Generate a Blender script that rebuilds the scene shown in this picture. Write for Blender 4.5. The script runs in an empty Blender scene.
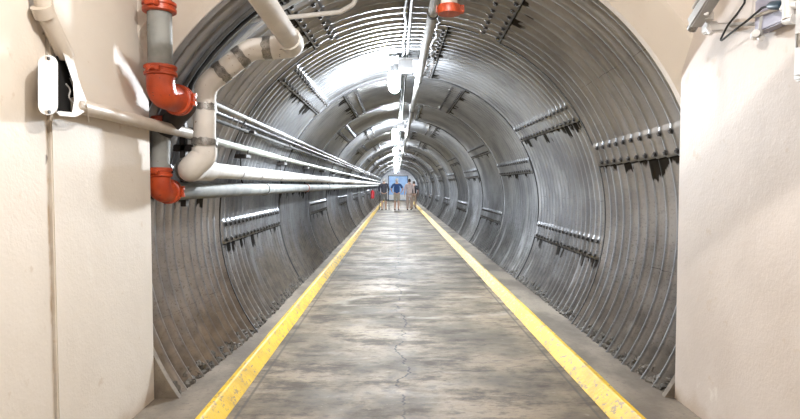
import bpy, bmesh, math, random
import numpy as np
from mathutils import Vector, Matrix
random.seed(7)
PI = math.pi
C = bpy.context.scene.collection

# ------------------------------------------------------------ camera numbers
FPX, EYE = 578.0, 1.5
PITCH, YAW = math.atan(24.5/FPX), math.atan(4/FPX)
def ray(px, py):
    a, b = (px-400)/FPX, -(py-209.5)/FPX
    F = Vector((math.sin(YAW)*math.cos(PITCH), math.cos(YAW)*math.cos(PITCH), -math.sin(PITCH)))
    R = Vector((math.cos(YAW), -math.sin(YAW), 0)); U = R.cross(F)
    return F + a*R + b*U
def at_y(px, py, Y):
    d = ray(px, py); return Vector((0,0,EYE)) + d*(Y/d.y)
def at_x(px, py, X):
    d = ray(px, py); return Vector((0,0,EYE)) + d*(X/d.x)

# ------------------------------------------------------------ materials
class NT:
    def __init__(s, name):
        s.m = bpy.data.materials.new(name); s.m.use_nodes = True
        s.t = s.m.node_tree; s.b = s.t.nodes['Principled BSDF']; s.co = None
    def n(s, typ, **kw):
        nd = s.t.nodes.new(typ)
        for k, v in kw.items():
            if k.startswith('i_'):
                key = k[2:]; key = int(key) if key.isdigit() else key.replace('_', ' ')
                s.put(nd.inputs[key], v)
            else: setattr(nd, k, v)
        return nd
    def put(s, sock, v):
        if isinstance(v, bpy.types.NodeSocket): s.t.links.new(v, sock)
        elif isinstance(v, bpy.types.Node): s.t.links.new(v.outputs[0], sock)
        else: sock.default_value = v
    def coord(s, scale=(1,1,1)):
        if s.co is None: s.co = s.n('ShaderNodeTexCoord')
        mp = s.n('ShaderNodeMapping'); s.put(mp.inputs['Vector'], s.co.outputs['Object']); mp.inputs['Scale'].default_value = scale
        return mp.outputs[0]
    def noise(s, scale, detail=4, stretch=(1,1,1), rough=.55, vec=None):
        nd = s.n('ShaderNodeTexNoise', i_Scale=scale, i_Detail=detail, i_Roughness=rough)
        s.put(nd.inputs['Vector'], vec if vec is not None else s.coord(stretch)); return nd.outputs[0]
    def ramp(s, v, a, b, lo=0.0, hi=1.0):
        nd = s.n('ShaderNodeMapRange'); nd.interpolation_type = 'SMOOTHSTEP'
        s.put(nd.inputs[0], v); nd.inputs[1].default_value = a; nd.inputs[2].default_value = b
        nd.inputs[3].default_value = lo; nd.inputs[4].default_value = hi; return nd.outputs[0]
    def math(s, op, a, b=0.0, c=0.0):
        nd = s.n('ShaderNodeMath', operation=op); s.put(nd.inputs[0], a); s.put(nd.inputs[1], b); s.put(nd.inputs[2], c); return nd.outputs[0]
    def mix(s, f, a, b):
        nd = s.n('ShaderNodeMix', data_type='RGBA'); s.put(nd.inputs[0], f)
        s.put(nd.inputs[6], a if isinstance(a, bpy.types.NodeSocket) else (*a, 1)); s.put(nd.inputs[7], b if isinstance(b, bpy.types.NodeSocket) else (*b, 1))
        return nd.outputs[2]
    def xyz(s):
        nd = s.n('ShaderNodeSeparateXYZ'); s.put(nd.inputs[0], s.coord()); return nd.outputs
    def bump(s, h, strength=.3, dist=.01):
        nd = s.n('ShaderNodeBump', i_Strength=strength, i_Distance=dist); s.put(nd.inputs['Height'], h); s.put(s.b.inputs['Normal'], nd.outputs[0])
    def base(s, c): s.put(s.b.inputs['Base Color'], c if isinstance(c, bpy.types.NodeSocket) else (*c, 1))
    def rough(s, r): s.put(s.b.inputs['Roughness'], r)
    def metal(s, r): s.put(s.b.inputs['Metallic'], r)

def paint(name, col, col2=None, rough=.5, metal=0.0, scale=8, spots=None, spot_at=.68, bump=.1):
    t = NT(name); col2 = col2 or tuple(c*.85 for c in col)
    c = t.mix(t.ramp(t.noise(scale, 5), .35, .65), col, col2)
    if spots: c = t.mix(t.ramp(t.noise(scale*7, 3), spot_at, spot_at+.04), c, spots)
    t.base(c); t.rough(rough); t.metal(metal)
    if bump: t.bump(t.noise(scale*6, 3), bump, .004)
    return t.m

def tunnel_steel():
    t = NT('galvanised_plate'); x, y, z = t.xyz()[0:3]
    big = t.noise(1.3, 6); mid = t.noise(9, 6, (1, .5, 1)); fine = t.noise(60, 5, rough=.6); low_f = t.ramp(z, .3, 1.7, .8, .12)
    c = t.mix(t.ramp(big, .35, .68), (.46, .475, .50), (.27, .28, .30))
    c = t.mix(t.ramp(mid, .56, .76, 0, .3), c, (.25, .255, .265))
    c = t.mix(t.math('MULTIPLY', t.ramp(fine, .54, .66), low_f), c, (.12, .115, .11))
    # brown mud and rust dust on the low part of the plates
    zz = t.math('ADD', z, t.math('MULTIPLY', t.math('SUBTRACT', t.noise(2.2, 5), .5), 1.3))
    c = t.mix(t.ramp(zz, .25, 1.45, .88, 0), c, t.mix(t.ramp(x, -.5, .8), t.mix(t.ramp(mid, .35, .65), (.23, .185, .135), (.14, .11, .08)), t.mix(t.ramp(mid, .35, .65), (.10, .09, .078), (.06, .055, .048))))
    c = t.mix(t.ramp(t.noise(14, 5, (1, 2, 1)), .60, .70, 0, .7), c, (.10, .09, .08)) if False else c
    # tar drips below the plate laps
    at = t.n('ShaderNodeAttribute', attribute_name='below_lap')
    cv = t.n('ShaderNodeCombineXYZ'); t.put(cv.inputs[0], t.math('MULTIPLY', y, 12.0)); t.put(cv.inputs[1], t.math('MULTIPLY', at.outputs['Fac'], 1.6)); t.put(cv.inputs[2], t.math('MULTIPLY', x, .4))
    dn = t.noise(1.0, 4, vec=cv.outputs[0])
    thr = t.math('ADD', dn, t.ramp(at.outputs['Fac'], 0.0, .34, .10, -.25))
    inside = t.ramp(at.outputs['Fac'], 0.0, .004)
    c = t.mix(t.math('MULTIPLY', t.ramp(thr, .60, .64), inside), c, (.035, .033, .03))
    c = t.mix(t.math('MULTIPLY', inside, t.ramp(at.outputs['Fac'], .012, .022, .93, 0)), c, (.02, .019, .018))  # shadow gap under each lap edge, painted as a black line
    # lime runs, pale, hanging down the sheet
    lm = t.noise(1.0, 5, vec=t.coord((.8, 7, .5)))
    c = t.mix(t.ramp(lm, .60, .72, 0, .5), c, (.52, .52, .52))
    t.base(c); t.metal(t.ramp(zz, .1, 1.3, .82, .92)); t.rough(t.ramp(mid, .3, .75, .36, .42))
    return t.m

def concrete_floor():
    t = NT('worn_concrete'); x, y, z = t.xyz()[0:3]
    big = t.noise(1.1, 7, (1.0, .9, 1)); streak = t.noise(2.2, 10, (.7, 1.3, 1), .74); fine = t.noise(55, 4)
    c = t.mix(t.ramp(big, .38, .62), (.255, .196, .125), (.10, .078, .048))
    c = t.mix(t.ramp(streak, .47, .62, 0, .85), c, (.055, .040, .027))
    c = t.mix(t.ramp(fine, .58, .72, 0, .5), c, (.12, .10, .08))
    c = t.mix(t.ramp(t.noise(2.0, 6, (.6, 2.2, 1)), .58, .72, 0, .5), c, (.30, .255, .195))
    grit = t.noise(13, 9, (.7, 1.3, 1), .72)
    c = t.mix(t.ramp(grit, .50, .62, 0, .65), c, (.075, .056, .040)); c = t.mix(t.ramp(grit, .30, .42, .45, 0), c, (.36, .31, .24))
    # scuff ring left by turning wheels
    ex = t.math('MULTIPLY', t.math('SUBTRACT', x, .38), 1/1.12); ey = t.math('MULTIPLY', t.math('SUBTRACT', y, 7.15), 1/.68)
    rr = t.math('SQRT', t.math('ADD', t.math('MULTIPLY', ex, ex), t.math('MULTIPLY', ey, ey)))
    rr = t.math('ABSOLUTE', t.math('SUBTRACT', t.math('ADD', rr, t.math('MULTIPLY', t.math('SUBTRACT', t.noise(1.5, 3), .5), .35)), 1.0))
    rf = t.math('MULTIPLY', t.ramp(rr, .0, .16, .55, 0), t.ramp(t.noise(2.6, 6), .40, .62))
    c = t.mix(rf, c, (.40, .36, .29))
    # long crack down the middle
    wob = t.math('MULTIPLY', t.math('SUBTRACT', t.noise(1.0, 6, (.01, .9, 1), .7), .5), .62)
    d = t.math('ABSOLUTE', t.math('SUBTRACT', t.math('ADD', x, wob), .05))
    c = t.mix(t.math('MULTIPLY', t.ramp(d, .03, .16, .75, 0), t.ramp(t.noise(7, 5), .42, .6)), c, (.11, .085, .065))
    crack = t.math('MULTIPLY', t.ramp(d, .003, .012, .9, 0), t.ramp(t.noise(3.5, 4), .42, .54))
    c = t.mix(crack, c, (.03, .025, .02))
    # groove beside each kerb
    for gx in (-1.035, 1.315):
        g = t.math('ABSOLUTE', t.math('SUBTRACT', x, gx)); c = t.mix(t.ramp(g, .004, .016, .75, 0), c, (.06, .05, .04))
    t.base(c); t.rough(t.ramp(t.math('ADD', streak, t.math('MULTIPLY', big, .4)), .45, .95, .56, .84))
    t.bump(t.math('SUBTRACT', t.noise(35, 5), t.math('MULTIPLY', crack, 1.5)), .22, .008)
    return t.m

def walkway_mat():
    t = NT('walkway_concrete')
    c = t.mix(t.ramp(t.noise(2.2, 7, (1, .6, 1)), .38, .64), (.25, .21, .16), (.13, .105, .08))
    c = t.mix(t.ramp(t.noise(40, 4), .56, .70, 0, .6), c, (.10, .085, .07))
    t.base(c); t.rough(.8); t.bump(t.noise(22, 5), .4, .012); return t.m

def wall_paint(name, a, b, rust_y=None):
    t = NT(name); x, y, z = t.xyz()[0:3]
    c = t.mix(t.ramp(t.noise(1.4, 6), .35, .68), a, b)
    c = t.mix(t.ramp(t.noise(10, 6), .64, .72, 0, .5), c, (.52, .42, .32))
    c = t.mix(t.ramp(t.noise(3.2, 5, (1, 1, .6)), .66, .69, 0, .5), c, (.74, .70, .64))
    if rust_y is not None:
        d = t.math('ABSOLUTE', t.math('SUBTRACT', t.math('ADD', y, t.math('MULTIPLY', t.noise(3, 4), .015)), rust_y))
        c = t.mix(t.math('MULTIPLY', t.ramp(d, .002, .022, 1, 0), t.ramp(t.noise(6, 5), .46, .62, .08, .8)), c, (.42, .30, .18))
        c = t.mix(t.math('MULTIPLY', t.ramp(d, .004, .03, 1, 0), t.ramp(t.noise(4.5, 3), .66, .69)), c, (.08, .06, .05))
        # unused mask in the shape of the patch of light by the pipe
        w = t.math('MULTIPLY', t.math('MULTIPLY', t.ramp(y, 3.15, 3.18), t.ramp(y, 3.52, 3.56, 1, 0)), t.math('MULTIPLY', t.ramp(z, 2.09, 2.12), t.ramp(z, 2.36, 2.40, 1, 0)))
    # grime creeping up from the floor
    gz = t.math('ADD', z, t.math('MULTIPLY', t.noise(5, 5), .25)); c = t.mix(t.ramp(gz, .18, .36, .7, 0), c, (.38, .27, .17))
    t.base(c); t.rough(.6)
    t.bump(t.math('ADD', t.noise(5, 6), t.math('MULTIPLY', t.noise(60, 3), .25)), .22, .02)
    return t.m

def yellow_kerb():
    t = NT('yellow_kerb_paint')
    c = t.mix(t.ramp(t.noise(5, 5), .4, .65), (.74, .47, .004), (.58, .35, .003))
    y = t.xyz()[1]
    wear = t.ramp(y, 3.0, 14, .555, .50)
    n = t.noise(20, 8, (1, .6, 1), .75); f = t.math('SUBTRACT', n, wear)
    c = t.mix(t.ramp(f, 0.0, .03, 0, .85), c, (.27, .19, .08))
    t.base(c); t.rough(.55); t.bump(t.noise(30, 5), .5, .008); return t.m

def emit(name, col, s):
    t = NT(name); t.base((.9, .9, .9)); t.b.inputs['Emission Color'].default_value = (*col, 1); t.b.inputs['Emission Strength'].default_value = s; return t.m

M = {}
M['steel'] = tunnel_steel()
M['floor'] = concrete_floor(); M['walk'] = walkway_mat(); M['kerb'] = yellow_kerb()
M['wall_l'] = wall_paint('cream_wall_paint', (.70, .645, .575), (.64, .585, .515), 2.68)
M['wall_r'] = wall_paint('pinkish_wall_paint', (.62, .555, .505), (.555, .49, .44))
M['headwall'] = wall_paint('headwall_paint', (.72, .655, .58), (.60, .53, .46))
M['tar'] = paint('black_joint_tar', (.012, .012, .012), rough=.6)
M['bolt'] = paint('dark_bolt', (.075, .068, .062), (.04, .036, .034), rough=.5, metal=.5, scale=20)
M['white_pipe'] = paint('white_pipe_jacket', (.72, .695, .66), (.62, .59, .55), rough=.7, scale=5, spots=(.33, .25, .18), spot_at=.70)
M['tape'] = paint('foil_tape', (.36, .35, .33), (.20, .19, .18), rough=.4, metal=.6, scale=22, spots=(.08, .07, .06), spot_at=.6, bump=.5)
M['pale_pipe'] = paint('pale_pipe', (.50, .50, .49), (.38, .38, .37), rough=.8, scale=7)
M['gray_pipe'] = paint('galvanised_pipe', (.27, .28, .27), (.19, .20, .195), rough=.7, metal=.0, scale=6, spots=(.15, .14, .12), spot_at=.7)
M['orange'] = paint('orange_fitting', (.52, .075, .02), (.40, .05, .015), rough=.38, scale=9, spots=(.10, .03, .02), spot_at=.66)
M['oxide'] = paint('red_oxide_pipe', (.26, .085, .055), (.20, .07, .045), rough=.5)
M['cream_pipe'] = paint('cream_conduit', (.56, .50, .43), (.49, .43, .36), rough=.45, scale=6, spots=(.35, .22, .12), spot_at=.70)
M['green_pipe'] = paint('pale_green_grey_pipe', (.38, .40, .34), (.31, .32, .28), rough=.45, scale=6)
M['grey_conduit'] = paint('grey_conduit', (.09, .09, .088), (.06, .06, .058), rough=.9, metal=.1, scale=8)
M['black'] = paint('black_rubber', (.016, .016, .016), rough=.5)
M['hole'] = paint('conduit_interior', (.006, .006, .006), rough=.9, bump=0)
M['bracket'] = paint('dark_strut', (.035, .034, .032), (.06, .05, .045), rough=.6, metal=.3)
M['white_plastic'] = paint('white_plastic', (.78, .77, .76), rough=.35, scale=3)
M['grey_plastic'] = paint('grey_plastic', (.42, .42, .42), rough=.4)
M['lilac'] = paint('blue_grey_box', (.36, .35, .43), (.28, .28, .36), rough=.5)
M['navy'] = paint('navy_plug', (.03, .06, .09), rough=.45)
M['globe'] = emit('lamp_globe', (.88, .94, 1.0), 1350.0)
M['tube'] = emit('room_lamp_glow', (1.0, .90, .79), 10.0)
M['end_wall'] = paint('pale_end_wall', (.75, .76, .80), rough=.7)
M['blue'] = paint('blue_door_paint', (.22, .42, .78), (.30, .52, .85), rough=.4, scale=2)
M['frame'] = paint('dark_door_frame', (.03, .04, .07), rough=.5)
M['skin'] = paint('skin', (.50, .30, .22), (.46, .27, .19), rough=.5, bump=0)
M['red'] = paint('red_cylinder', (.55, .02, .03), rough=.3)
M['dark_room'] = paint('dark_back_wall', (.09, .085, .08), rough=.8, scale=3)
M['rubble'] = paint('grey_rubble', (.15, .135, .115), (.07, .062, .052), rough=.9, scale=9, bump=.6)
def cloth(n, c): return paint(n, c, tuple(k*.8 for k in c), rough=.85, scale=9, bump=.3)

# ------------------------------------------------------------ mesh helpers
def obj(name, bm, mat, parent=None, smooth=False, kind=None):
    me = bpy.data.meshes.new(name)
    bm.normal_update(); bm.to_mesh(me); bm.free()
    if mat: me.materials.append(mat)
    if smooth:
        for p in me.polygons: p.use_smooth = True
        try: me.set_sharp_from_angle(angle=math.radians(38))
        except Exception: pass
    o = bpy.data.objects.new(name, me); C.objects.link(o)
    if parent is not None:
        o.parent = parent; o.matrix_parent_inverse = parent.matrix_world.inverted() if False else Matrix.Identity(4)
        o.location = -parent_origin(parent)
    if kind: o['kind'] = kind
    return o
def parent_origin(p):
    v = Vector((0, 0, 0))
    while p is not None: v += p.location; p = p.parent
    return v
def thing(name, label, cat, loc=(0,0,0), group=None):
    o = bpy.data.objects.new(name, None); o.empty_display_size = .1; C.objects.link(o); o.location = loc
    o['label'] = label; o['category'] = cat
    if group: o['group'] = group
    return o
def tag(o, label, cat, group=None):
    o['label'] = label; o['category'] = cat
    if group: o['group'] = group
    return o
def box(bm, lo, hi, bev=0.0, M4=None):
    r = bmesh.ops.create_cube(bm, size=1.0); vs = r['verts']
    c = [(a+b)/2 for a, b in zip(lo, hi)]; s = [abs(b-a) for a, b in zip(lo, hi)]
    for v in vs: v.co = Vector((c[0]+v.co.x*s[0], c[1]+v.co.y*s[1], c[2]+v.co.z*s[2]))
    if bev:
        es = list({e for v in vs for e in v.link_edges})
        rr = bmesh.ops.bevel(bm, geom=es, offset=bev, segments=2, affect='EDGES'); vs = list({v for f in rr['faces'] for v in f.verts} | {v for v in vs if v.is_valid})
    if M4:
        for v in vs: v.co = M4 @ v.co
    return bm
def frame_of(d):
    d = d.normalized(); u = Vector((0, 0, 1)) if abs(d.z) < .9 else Vector((1, 0, 0))
    a = d.cross(u).normalized(); return a, d.cross(a).normalized()
def fillet(pts, rad, n=8):
    pts = [Vector(p) for p in pts]; out = [pts[0]]
    for i in range(1, len(pts)-1):
        p0, p, p1 = pts[i-1], pts[i], pts[i+1]
        a, b = (p0-p), (p1-p); la, lb = a.length, b.length; a.normalize(); b.normalize()
        ang = a.angle(b); t = min(rad/math.tan(ang/2) if ang < PI-.01 else 0, la*.49, lb*.49)
        if t < 1e-4: out.append(p); continue
        s, e = p+a*t, p+b*t
        for k in range(n+1):
            u = k/n; out.append(s*(1-u)**2 + p*2*u*(1-u) + e*u*u)
    out.append(pts[-1]); return out
def tube(bm, pts, r, seg=16, cap=True, radii=None):
    pts = [Vector(p) for p in pts]; n = len(pts)
    tang = [(pts[min(i+1, n-1)]-pts[max(i-1, 0)]).normalized() for i in range(n)]
    a, b = frame_of(tang[0]); rings = []
    for i in range(n):
        if i:
            q = tang[i-1].rotation_difference(tang[i]); a = q @ a; b = q @ b
        rr = radii[i] if radii else r
        rings.append([bm.verts.new(pts[i] + rr*(math.cos(2*PI*k/seg)*a + math.sin(2*PI*k/seg)*b)) for k in range(seg)])
    for i in range(n-1):
        for k in range(seg):
            bm.faces.new((rings[i][k], rings[i][(k+1) % seg], rings[i+1][(k+1) % seg], rings[i+1][k]))
    if cap:
        bm.faces.new(rings[0][::-1]); bm.faces.new(rings[-1])
    bmesh.ops.recalc_face_normals(bm, faces=bm.faces[:]) if n < 40 else None
    return bm
def T(pts, r, **k): return tube(bmesh.new(), pts, r, **k)
def ring(bm, c, d, prof, seg=24):
    """lathe of (along, radius) profile about axis d at c"""
    c, d = Vector(c), Vector(d).normalized()
    return tube(bm, [c+d*p[0] for p in prof], 0, seg=seg, radii=[p[1] for p in prof])
def lathe(c, d, prof, seg=24):
    """closed profile lathe that copes with steps"""
    bm = bmesh.new(); c, d = Vector(c), Vector(d).normalized(); a, b = frame_of(d); rs = []
    for (h, r) in prof:
        rs.append([bm.verts.new(c+d*h+r*(math.cos(2*PI*k/seg)*a+math.sin(2*PI*k/seg)*b)) for k in range(seg)])
    for i in range(len(rs)-1):
        for k in range(seg): bm.faces.new((rs[i][k], rs[i][(k+1) % seg], rs[i+1][(k+1) % seg], rs[i+1][k]))
    bm.faces.new(rs[0][::-1]); bm.faces.new(rs[-1]); bmesh.ops.recalc_face_normals(bm, faces=bm.faces[:]); return bm
def struct(name, bm, mat, smooth=False): return obj(name, bm, mat, None, smooth, 'structure')

# ------------------------------------------------------------ the tunnel
R0, CX, CZ, DEPTH = 1.93, .23, 1.17, .048
SEAM0, RL, NCOR, YEND = 5.62, 2.76, 18, 57.0
PITCHC = RL/NCOR; SKEW = .10
LAPS = {1: [-13.5, 31.0, 81.5, 128.7, 180.5], 0: [15.9, 65.5, 114.8, 166.0]}   # lower edge of each lap, degrees
def axis_x(y):
    t = min(max((5.9-y)/2.1, 0), 1); return CX - .055*t*t*(3-2*t)
def flare(y):
    t = min(max((5.9-y)/2.1, 0), 1); return .065*t*t
def axis_z(y):
    t = min(max((5.9-y)/2.1, 0), 1); return CZ + .015*t
def skew(y): return SKEW*min(max((y-3.75)/1.6, 0), 1)
def tpoint(th, y, r):
    """th degrees, y nominal; skewed rings"""
    a = math.radians(th); r += flare(y); x = axis_x(y)+r*math.cos(a); return Vector((x, y+skew(y)*(x-CX), axis_z(y)+r*math.sin(a)))
def corr(y): return -DEPTH*math.cos(2*PI*(y-SEAM0)/PITCHC)

verts, faces, lapd = [], [], []
def tunnel_ring(y0, y1, parity, nth, npc):
    laps = LAPS[parity]; g = .010
    ths = list(np.linspace(-36.5, 216.5, nth))
    for L in laps: ths += [L-.03, L+.03, L+6.57, L+6.63] if L > 90 else [L-.03, L+.03, L+6.3, L+7.2]
    ths = sorted(ths); ny = max(2, int(round((y1-y0)/PITCHC*npc))+1); ys = np.linspace(y0+g, y1-g, ny); base = len(verts)
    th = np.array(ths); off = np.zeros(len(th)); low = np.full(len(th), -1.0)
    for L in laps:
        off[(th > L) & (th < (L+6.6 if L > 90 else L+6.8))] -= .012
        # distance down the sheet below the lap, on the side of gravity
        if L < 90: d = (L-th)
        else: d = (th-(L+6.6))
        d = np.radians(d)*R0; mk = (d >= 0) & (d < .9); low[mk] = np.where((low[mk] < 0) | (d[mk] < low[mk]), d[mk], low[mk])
    for y in ys:
        r = R0+flare(y)+corr(y)+off+(.004 if parity else -.004); ax, az = axis_x(y), axis_z(y)
        xs = ax+r*np.cos(np.radians(th)); zs = az+r*np.sin(np.radians(th)); yy = y+skew(y)*(xs-CX)
        verts.append(np.stack([xs, yy, zs], 1)); lapd.append(low)
    n = len(th); b = sum_v[0]
    i = np.arange(ny-1)[:, None]*n; j = np.arange(n-1)[None, :]
    q = np.stack([b+i+j, b+i+j+1, b+i+n+j+1, b+i+n+j], -1).reshape(-1, 4)   # facing the axis
    faces.append(q); sum_v[0] += n*ny
sum_v = [0]
rings = []
y = SEAM0-2*PITCHC*NCOR/2; k = -1
tunnel_ring(3.765, SEAM0, 0, 210, 10)
nr = int((YEND-SEAM0)/RL)+1
for k in range(nr):
    y0, y1 = SEAM0+k*RL, min(SEAM0+(k+1)*RL, YEND)
    if k < 4: tunnel_ring(y0, y1, (k+1) % 2, 200, 8)
    elif k < 9: tunnel_ring(y0, y1, (k+1) % 2, 120, 8)
    else: tunnel_ring(y0, y1, (k+1) % 2, 72, 6)
V = np.concatenate(verts); Fq = np.concatenate(faces)
me = bpy.data.meshes.new('wall_tunnel'); me.from_pydata(V.tolist(), [], Fq.tolist())
me.polygons.foreach_set('use_smooth', np.ones(len(Fq), dtype=bool))
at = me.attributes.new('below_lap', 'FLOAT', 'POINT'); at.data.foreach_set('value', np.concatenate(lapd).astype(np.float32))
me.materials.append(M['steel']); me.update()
tun = bpy.data.objects.new('wall_tunnel', me); C.objects.link(tun); tun['kind'] = 'structure'

# tarred joint behind each ring seam
for k in range(nr):
    bm = bmesh.new(); ys = SEAM0+k*RL; n = 90; a = []
    for i in range(n+1):
        th = -36.5+253*i/n; a.append([bm.verts.new(tpoint(th, ys+dy, R0-DEPTH+dr)) for dy, dr in ((-.014, .012), (-.011, -.004), (.011, -.004), (.014, .012))])
    for i in range(n):
        for j in range(3): bm.faces.new((a[i][j], a[i][j+1], a[i+1][j+1], a[i+1][j]))
    obj('seam_joint', bm, M['tar'], tun)

# bolts
def bolt_mesh(bm, p, nrm, s=1.0):
    a, b = frame_of(nrm); h = .016*s
    for (r, z0, z1, seg) in ((.021*s, 0, .004, 10), (.0145*s, .004, h, 6)):
        lo = [bm.verts.new(p+nrm*z0+r*(math.cos(2*PI*k/seg)*a+math.sin(2*PI*k/seg)*b)) for k in range(seg)]
        hi = [bm.verts.new(p+nrm*z1+r*(math.cos(2*PI*k/seg)*a+math.sin(2*PI*k/seg)*b)) for k in range(seg)]
        for k in range(seg): bm.faces.new((lo[k], lo[(k+1) % seg], hi[(k+1) % seg], hi[k]))
        bm.faces.new(hi)
spots = []
for k in range(-1, 12):
    y0 = 3.9 if k < 0 else SEAM0+k*RL; y1 = SEAM0+(k+1)*RL; par = (k+1) % 2; kk = -12 if k < 0 else 0
    for L in LAPS[par]:
        for row in (1.1, 5.6):
            j = 0
            yy = SEAM0+k*RL+PITCHC if k >= 0 else SEAM0-PITCHC*12
            while yy < y1-.02:
                if yy > y0:
                    th = L+row; r = R0+corr(yy)-.012+(.004 if par else -.004); p = tpoint(th, yy, r)
                    spots.append((p, Vector((axis_x(yy)-p.x, 0, axis_z(yy)-p.z)).normalized(), 1.0))
                yy += PITCHC*(1 if k < 5 else 2)
    if k >= 0:
        for th in range(-25, 208, 8):   # bolts beside the ring seam
            yy = y0+PITCHC*(.22 if (th % 16) else -.22)
            p = tpoint(th, yy, R0+corr(yy)+.002); spots.append((p, Vector((axis_x(yy)-p.x, 0, axis_z(yy)-p.z)).normalized(), .9))
def seen(p):
    return p.y > 3.9 and abs((p.x)/p.y) < .62 and not (p.x < -1.3 and p.y < 5.0) and (p.z-EYE)/p.y < .34
vis = sorted([s for s in spots if seen(s[0])], key=lambda s: s[0].y); rest = [s for s in spots if not seen(s[0])]+vis[100:]
for p, nrm, s in vis[:100]:
    bm = bmesh.new(); bolt_mesh(bm, p, nrm, s*1.1); obj('bolt', bm, M['bolt'], tun)
bm = bmesh.new()
for p, nrm, s in rest: bolt_mesh(bm, p, nrm, s*1.1)
obj('bolt', bm, M['bolt'], tun, kind='stuff')

# ------------------------------------------------------------ floor, kerbs, walkways
bm = bmesh.new(); box(bm, (-1.12, -9, -.12), (1.40, YEND, 0)); struct('floor', bm, M['floor'])
def prism_y(prof, y0, y1, n=1, jit=0):
    bm = bmesh.new(); rs = []
    for i in range(n+1):
        y = y0+(y1-y0)*i/n; rs.append([bm.verts.new((p[0]+random.uniform(-jit, jit), y, p[1]+random.uniform(-jit, jit)*.4)) for p in prof])
    m = len(prof)
    for i in range(n):
        for k in range(m): bm.faces.new((rs[i][k], rs[i][(k+1) % m], rs[i+1][(k+1) % m], rs[i+1][k]))
    bm.faces.new(rs[0][::-1]); bm.faces.new(rs[-1]); bmesh.ops.recalc_face_normals(bm, faces=bm.faces[:]); return bm
struct('trim_1', prism_y([(-1.085, -.05), (-1.095, .004), (-1.165, .093), (-1.178, .101), (-1.203, .101), (-1.203, -.05)], -9, YEND, 160, .003), M['kerb'])
struct('trim_2', prism_y([(1.365, -.05), (1.375, .004), (1.462, .093), (1.475, .101), (1.500, .101), (1.500, -.05)], -9, YEND, 160, .003), M['kerb'])
bm = bmesh.new(); box(bm, (-2.0, -9, -.1), (-1.203, YEND, .098)); struct('walkway', bm, M['walk'])
bm = bmesh.new(); box(bm, (1.500, -9, -.1), (2.35, YEND, .098)); struct('walkway', bm, M['walk'])

# rubble and broken grout where the sheet meets the walkway
for side in (0, 1):
    bm = bmesh.new(); rnd = random.Random(3+side)
    yy = 3.84
    while yy < 24:
        for q in range(2 if yy < 12 else 1):
            s = rnd.uniform(.010, .034) if yy < 12 else rnd.uniform(.02, .05)
            zz = .098+rnd.uniform(-.01, .07)*(q*.9+.25); foot = math.sqrt(max((R0+flare(yy))**2-(zz-axis_z(yy))**2, 0))
            x = axis_x(yy)+(foot-rnd.uniform(-.005, .035) if side else -foot+rnd.uniform(-.005, .035))
            r = bmesh.ops.create_icosphere(bm, subdivisions=1, radius=s)
            for v in r['verts']: v.co = Vector((x, yy+skew(yy)*(x-CX)+rnd.uniform(-.02, .02), zz))+v.co*rnd.uniform(.6, 1.15)
        yy += .014 if yy < 12 else .07
    o = obj('rubble', bm, M['rubble'], kind='stuff')
    tag(o, 'grey crumbled grout and grit along the foot of the %s corrugated wall' % ('right' if side else 'left'), 'rubble')

# ------------------------------------------------------------ the room in front of the tunnel
WL, WR, YP, ZC = -1.585, 1.835, 3.75, 3.4
def wall_bm(x0, x1, y0, y1, z0, z1):
    bm = bmesh.new(); box(bm, (x0, y0, z0), (x1, y1, z1)); return bm
bm = bmesh.new(); box(bm, (WL-.5, 2.685, -.1), (WL, YP, ZC), .006); box(bm, (WL-.5, -9, -.1), (WL-.012, 2.675, ZC), .004); box(bm, (WL-.5, 2.67, -.1), (WL-.028, 2.69, ZC))
struct('wall_left', bm, M['wall_l'])
bm = bmesh.new(); box(bm, (WR, -9, -.1), (WR+.55, YP, ZC), .012); struct('wall_right', bm, M['wall_r'])
struct('wall_back', wall_bm(WL-.5, WR+.55, -9.2, -9, -.1, ZC), M['dark_room'])
struct('ceiling', wall_bm(WL-.5, WR+.55, -9.2, 3.6, ZC, ZC+.2), M['headwall'])
# headwall with a splayed round opening
bm = bmesh.new(); n = 96; A = []
OX, OZ, RO = .12, 1.19, 1.955
for i in range(n+1):
    a = math.radians(-13+206*i/n); c, s = math.cos(a), math.sin(a)
    t = 1e9
    if abs(c) > 1e-6: t = min(t, ((2.7-OX) if c > 0 else (-2.5-OX))/c)
    if abs(s) > 1e-6: t = min(t, ((ZC+.2-OZ) if s > 0 else (-.1-OZ))/s)
    t = max(t, 2.2)
    A.append([bm.verts.new((OX+r*c, yv, OZ+r*s)) for r, yv in ((t, 3.60), (RO+.155, 3.60), (RO+.14, 3.615), (RO, 3.80), (RO, 3.86), (RO+.3, 3.9), (t, 3.9))])
for i in range(n):
    for j in range(6): bm.faces.new((A[i][j], A[i][j+1], A[i+1][j+1], A[i+1][j]))
bmesh.ops.recalc_face_normals(bm, faces=bm.faces[:])
struct('wall_front', bm, M['headwall'])

# dirty concrete footing between the room walls and the foot of the steel
bm = bmesh.new()
for a0, a1 in ((-42, -11), (191, 222)):
    pv = None
    for i in range(25):
        a = math.radians(a0+(a1-a0)*i/24); c, s = math.cos(a), math.sin(a); cx_, cz_ = axis_x(3.77), axis_z(3.77)
        cur = [bm.verts.new((cx_+r*c, yv, cz_+r*s)) for r, yv in ((R0+.6, 3.752), (R0+.005, 3.752), (R0+.005, 3.80), (R0+.6, 3.80))]
        if pv:
            for j in range(4): bm.faces.new((pv[j], pv[(j+1) % 4], cur[(j+1) % 4], cur[j]))
        pv = cur
bmesh.ops.recalc_face_normals(bm, faces=bm.faces[:])
struct('trim_3', bm, M['walk'])
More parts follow.
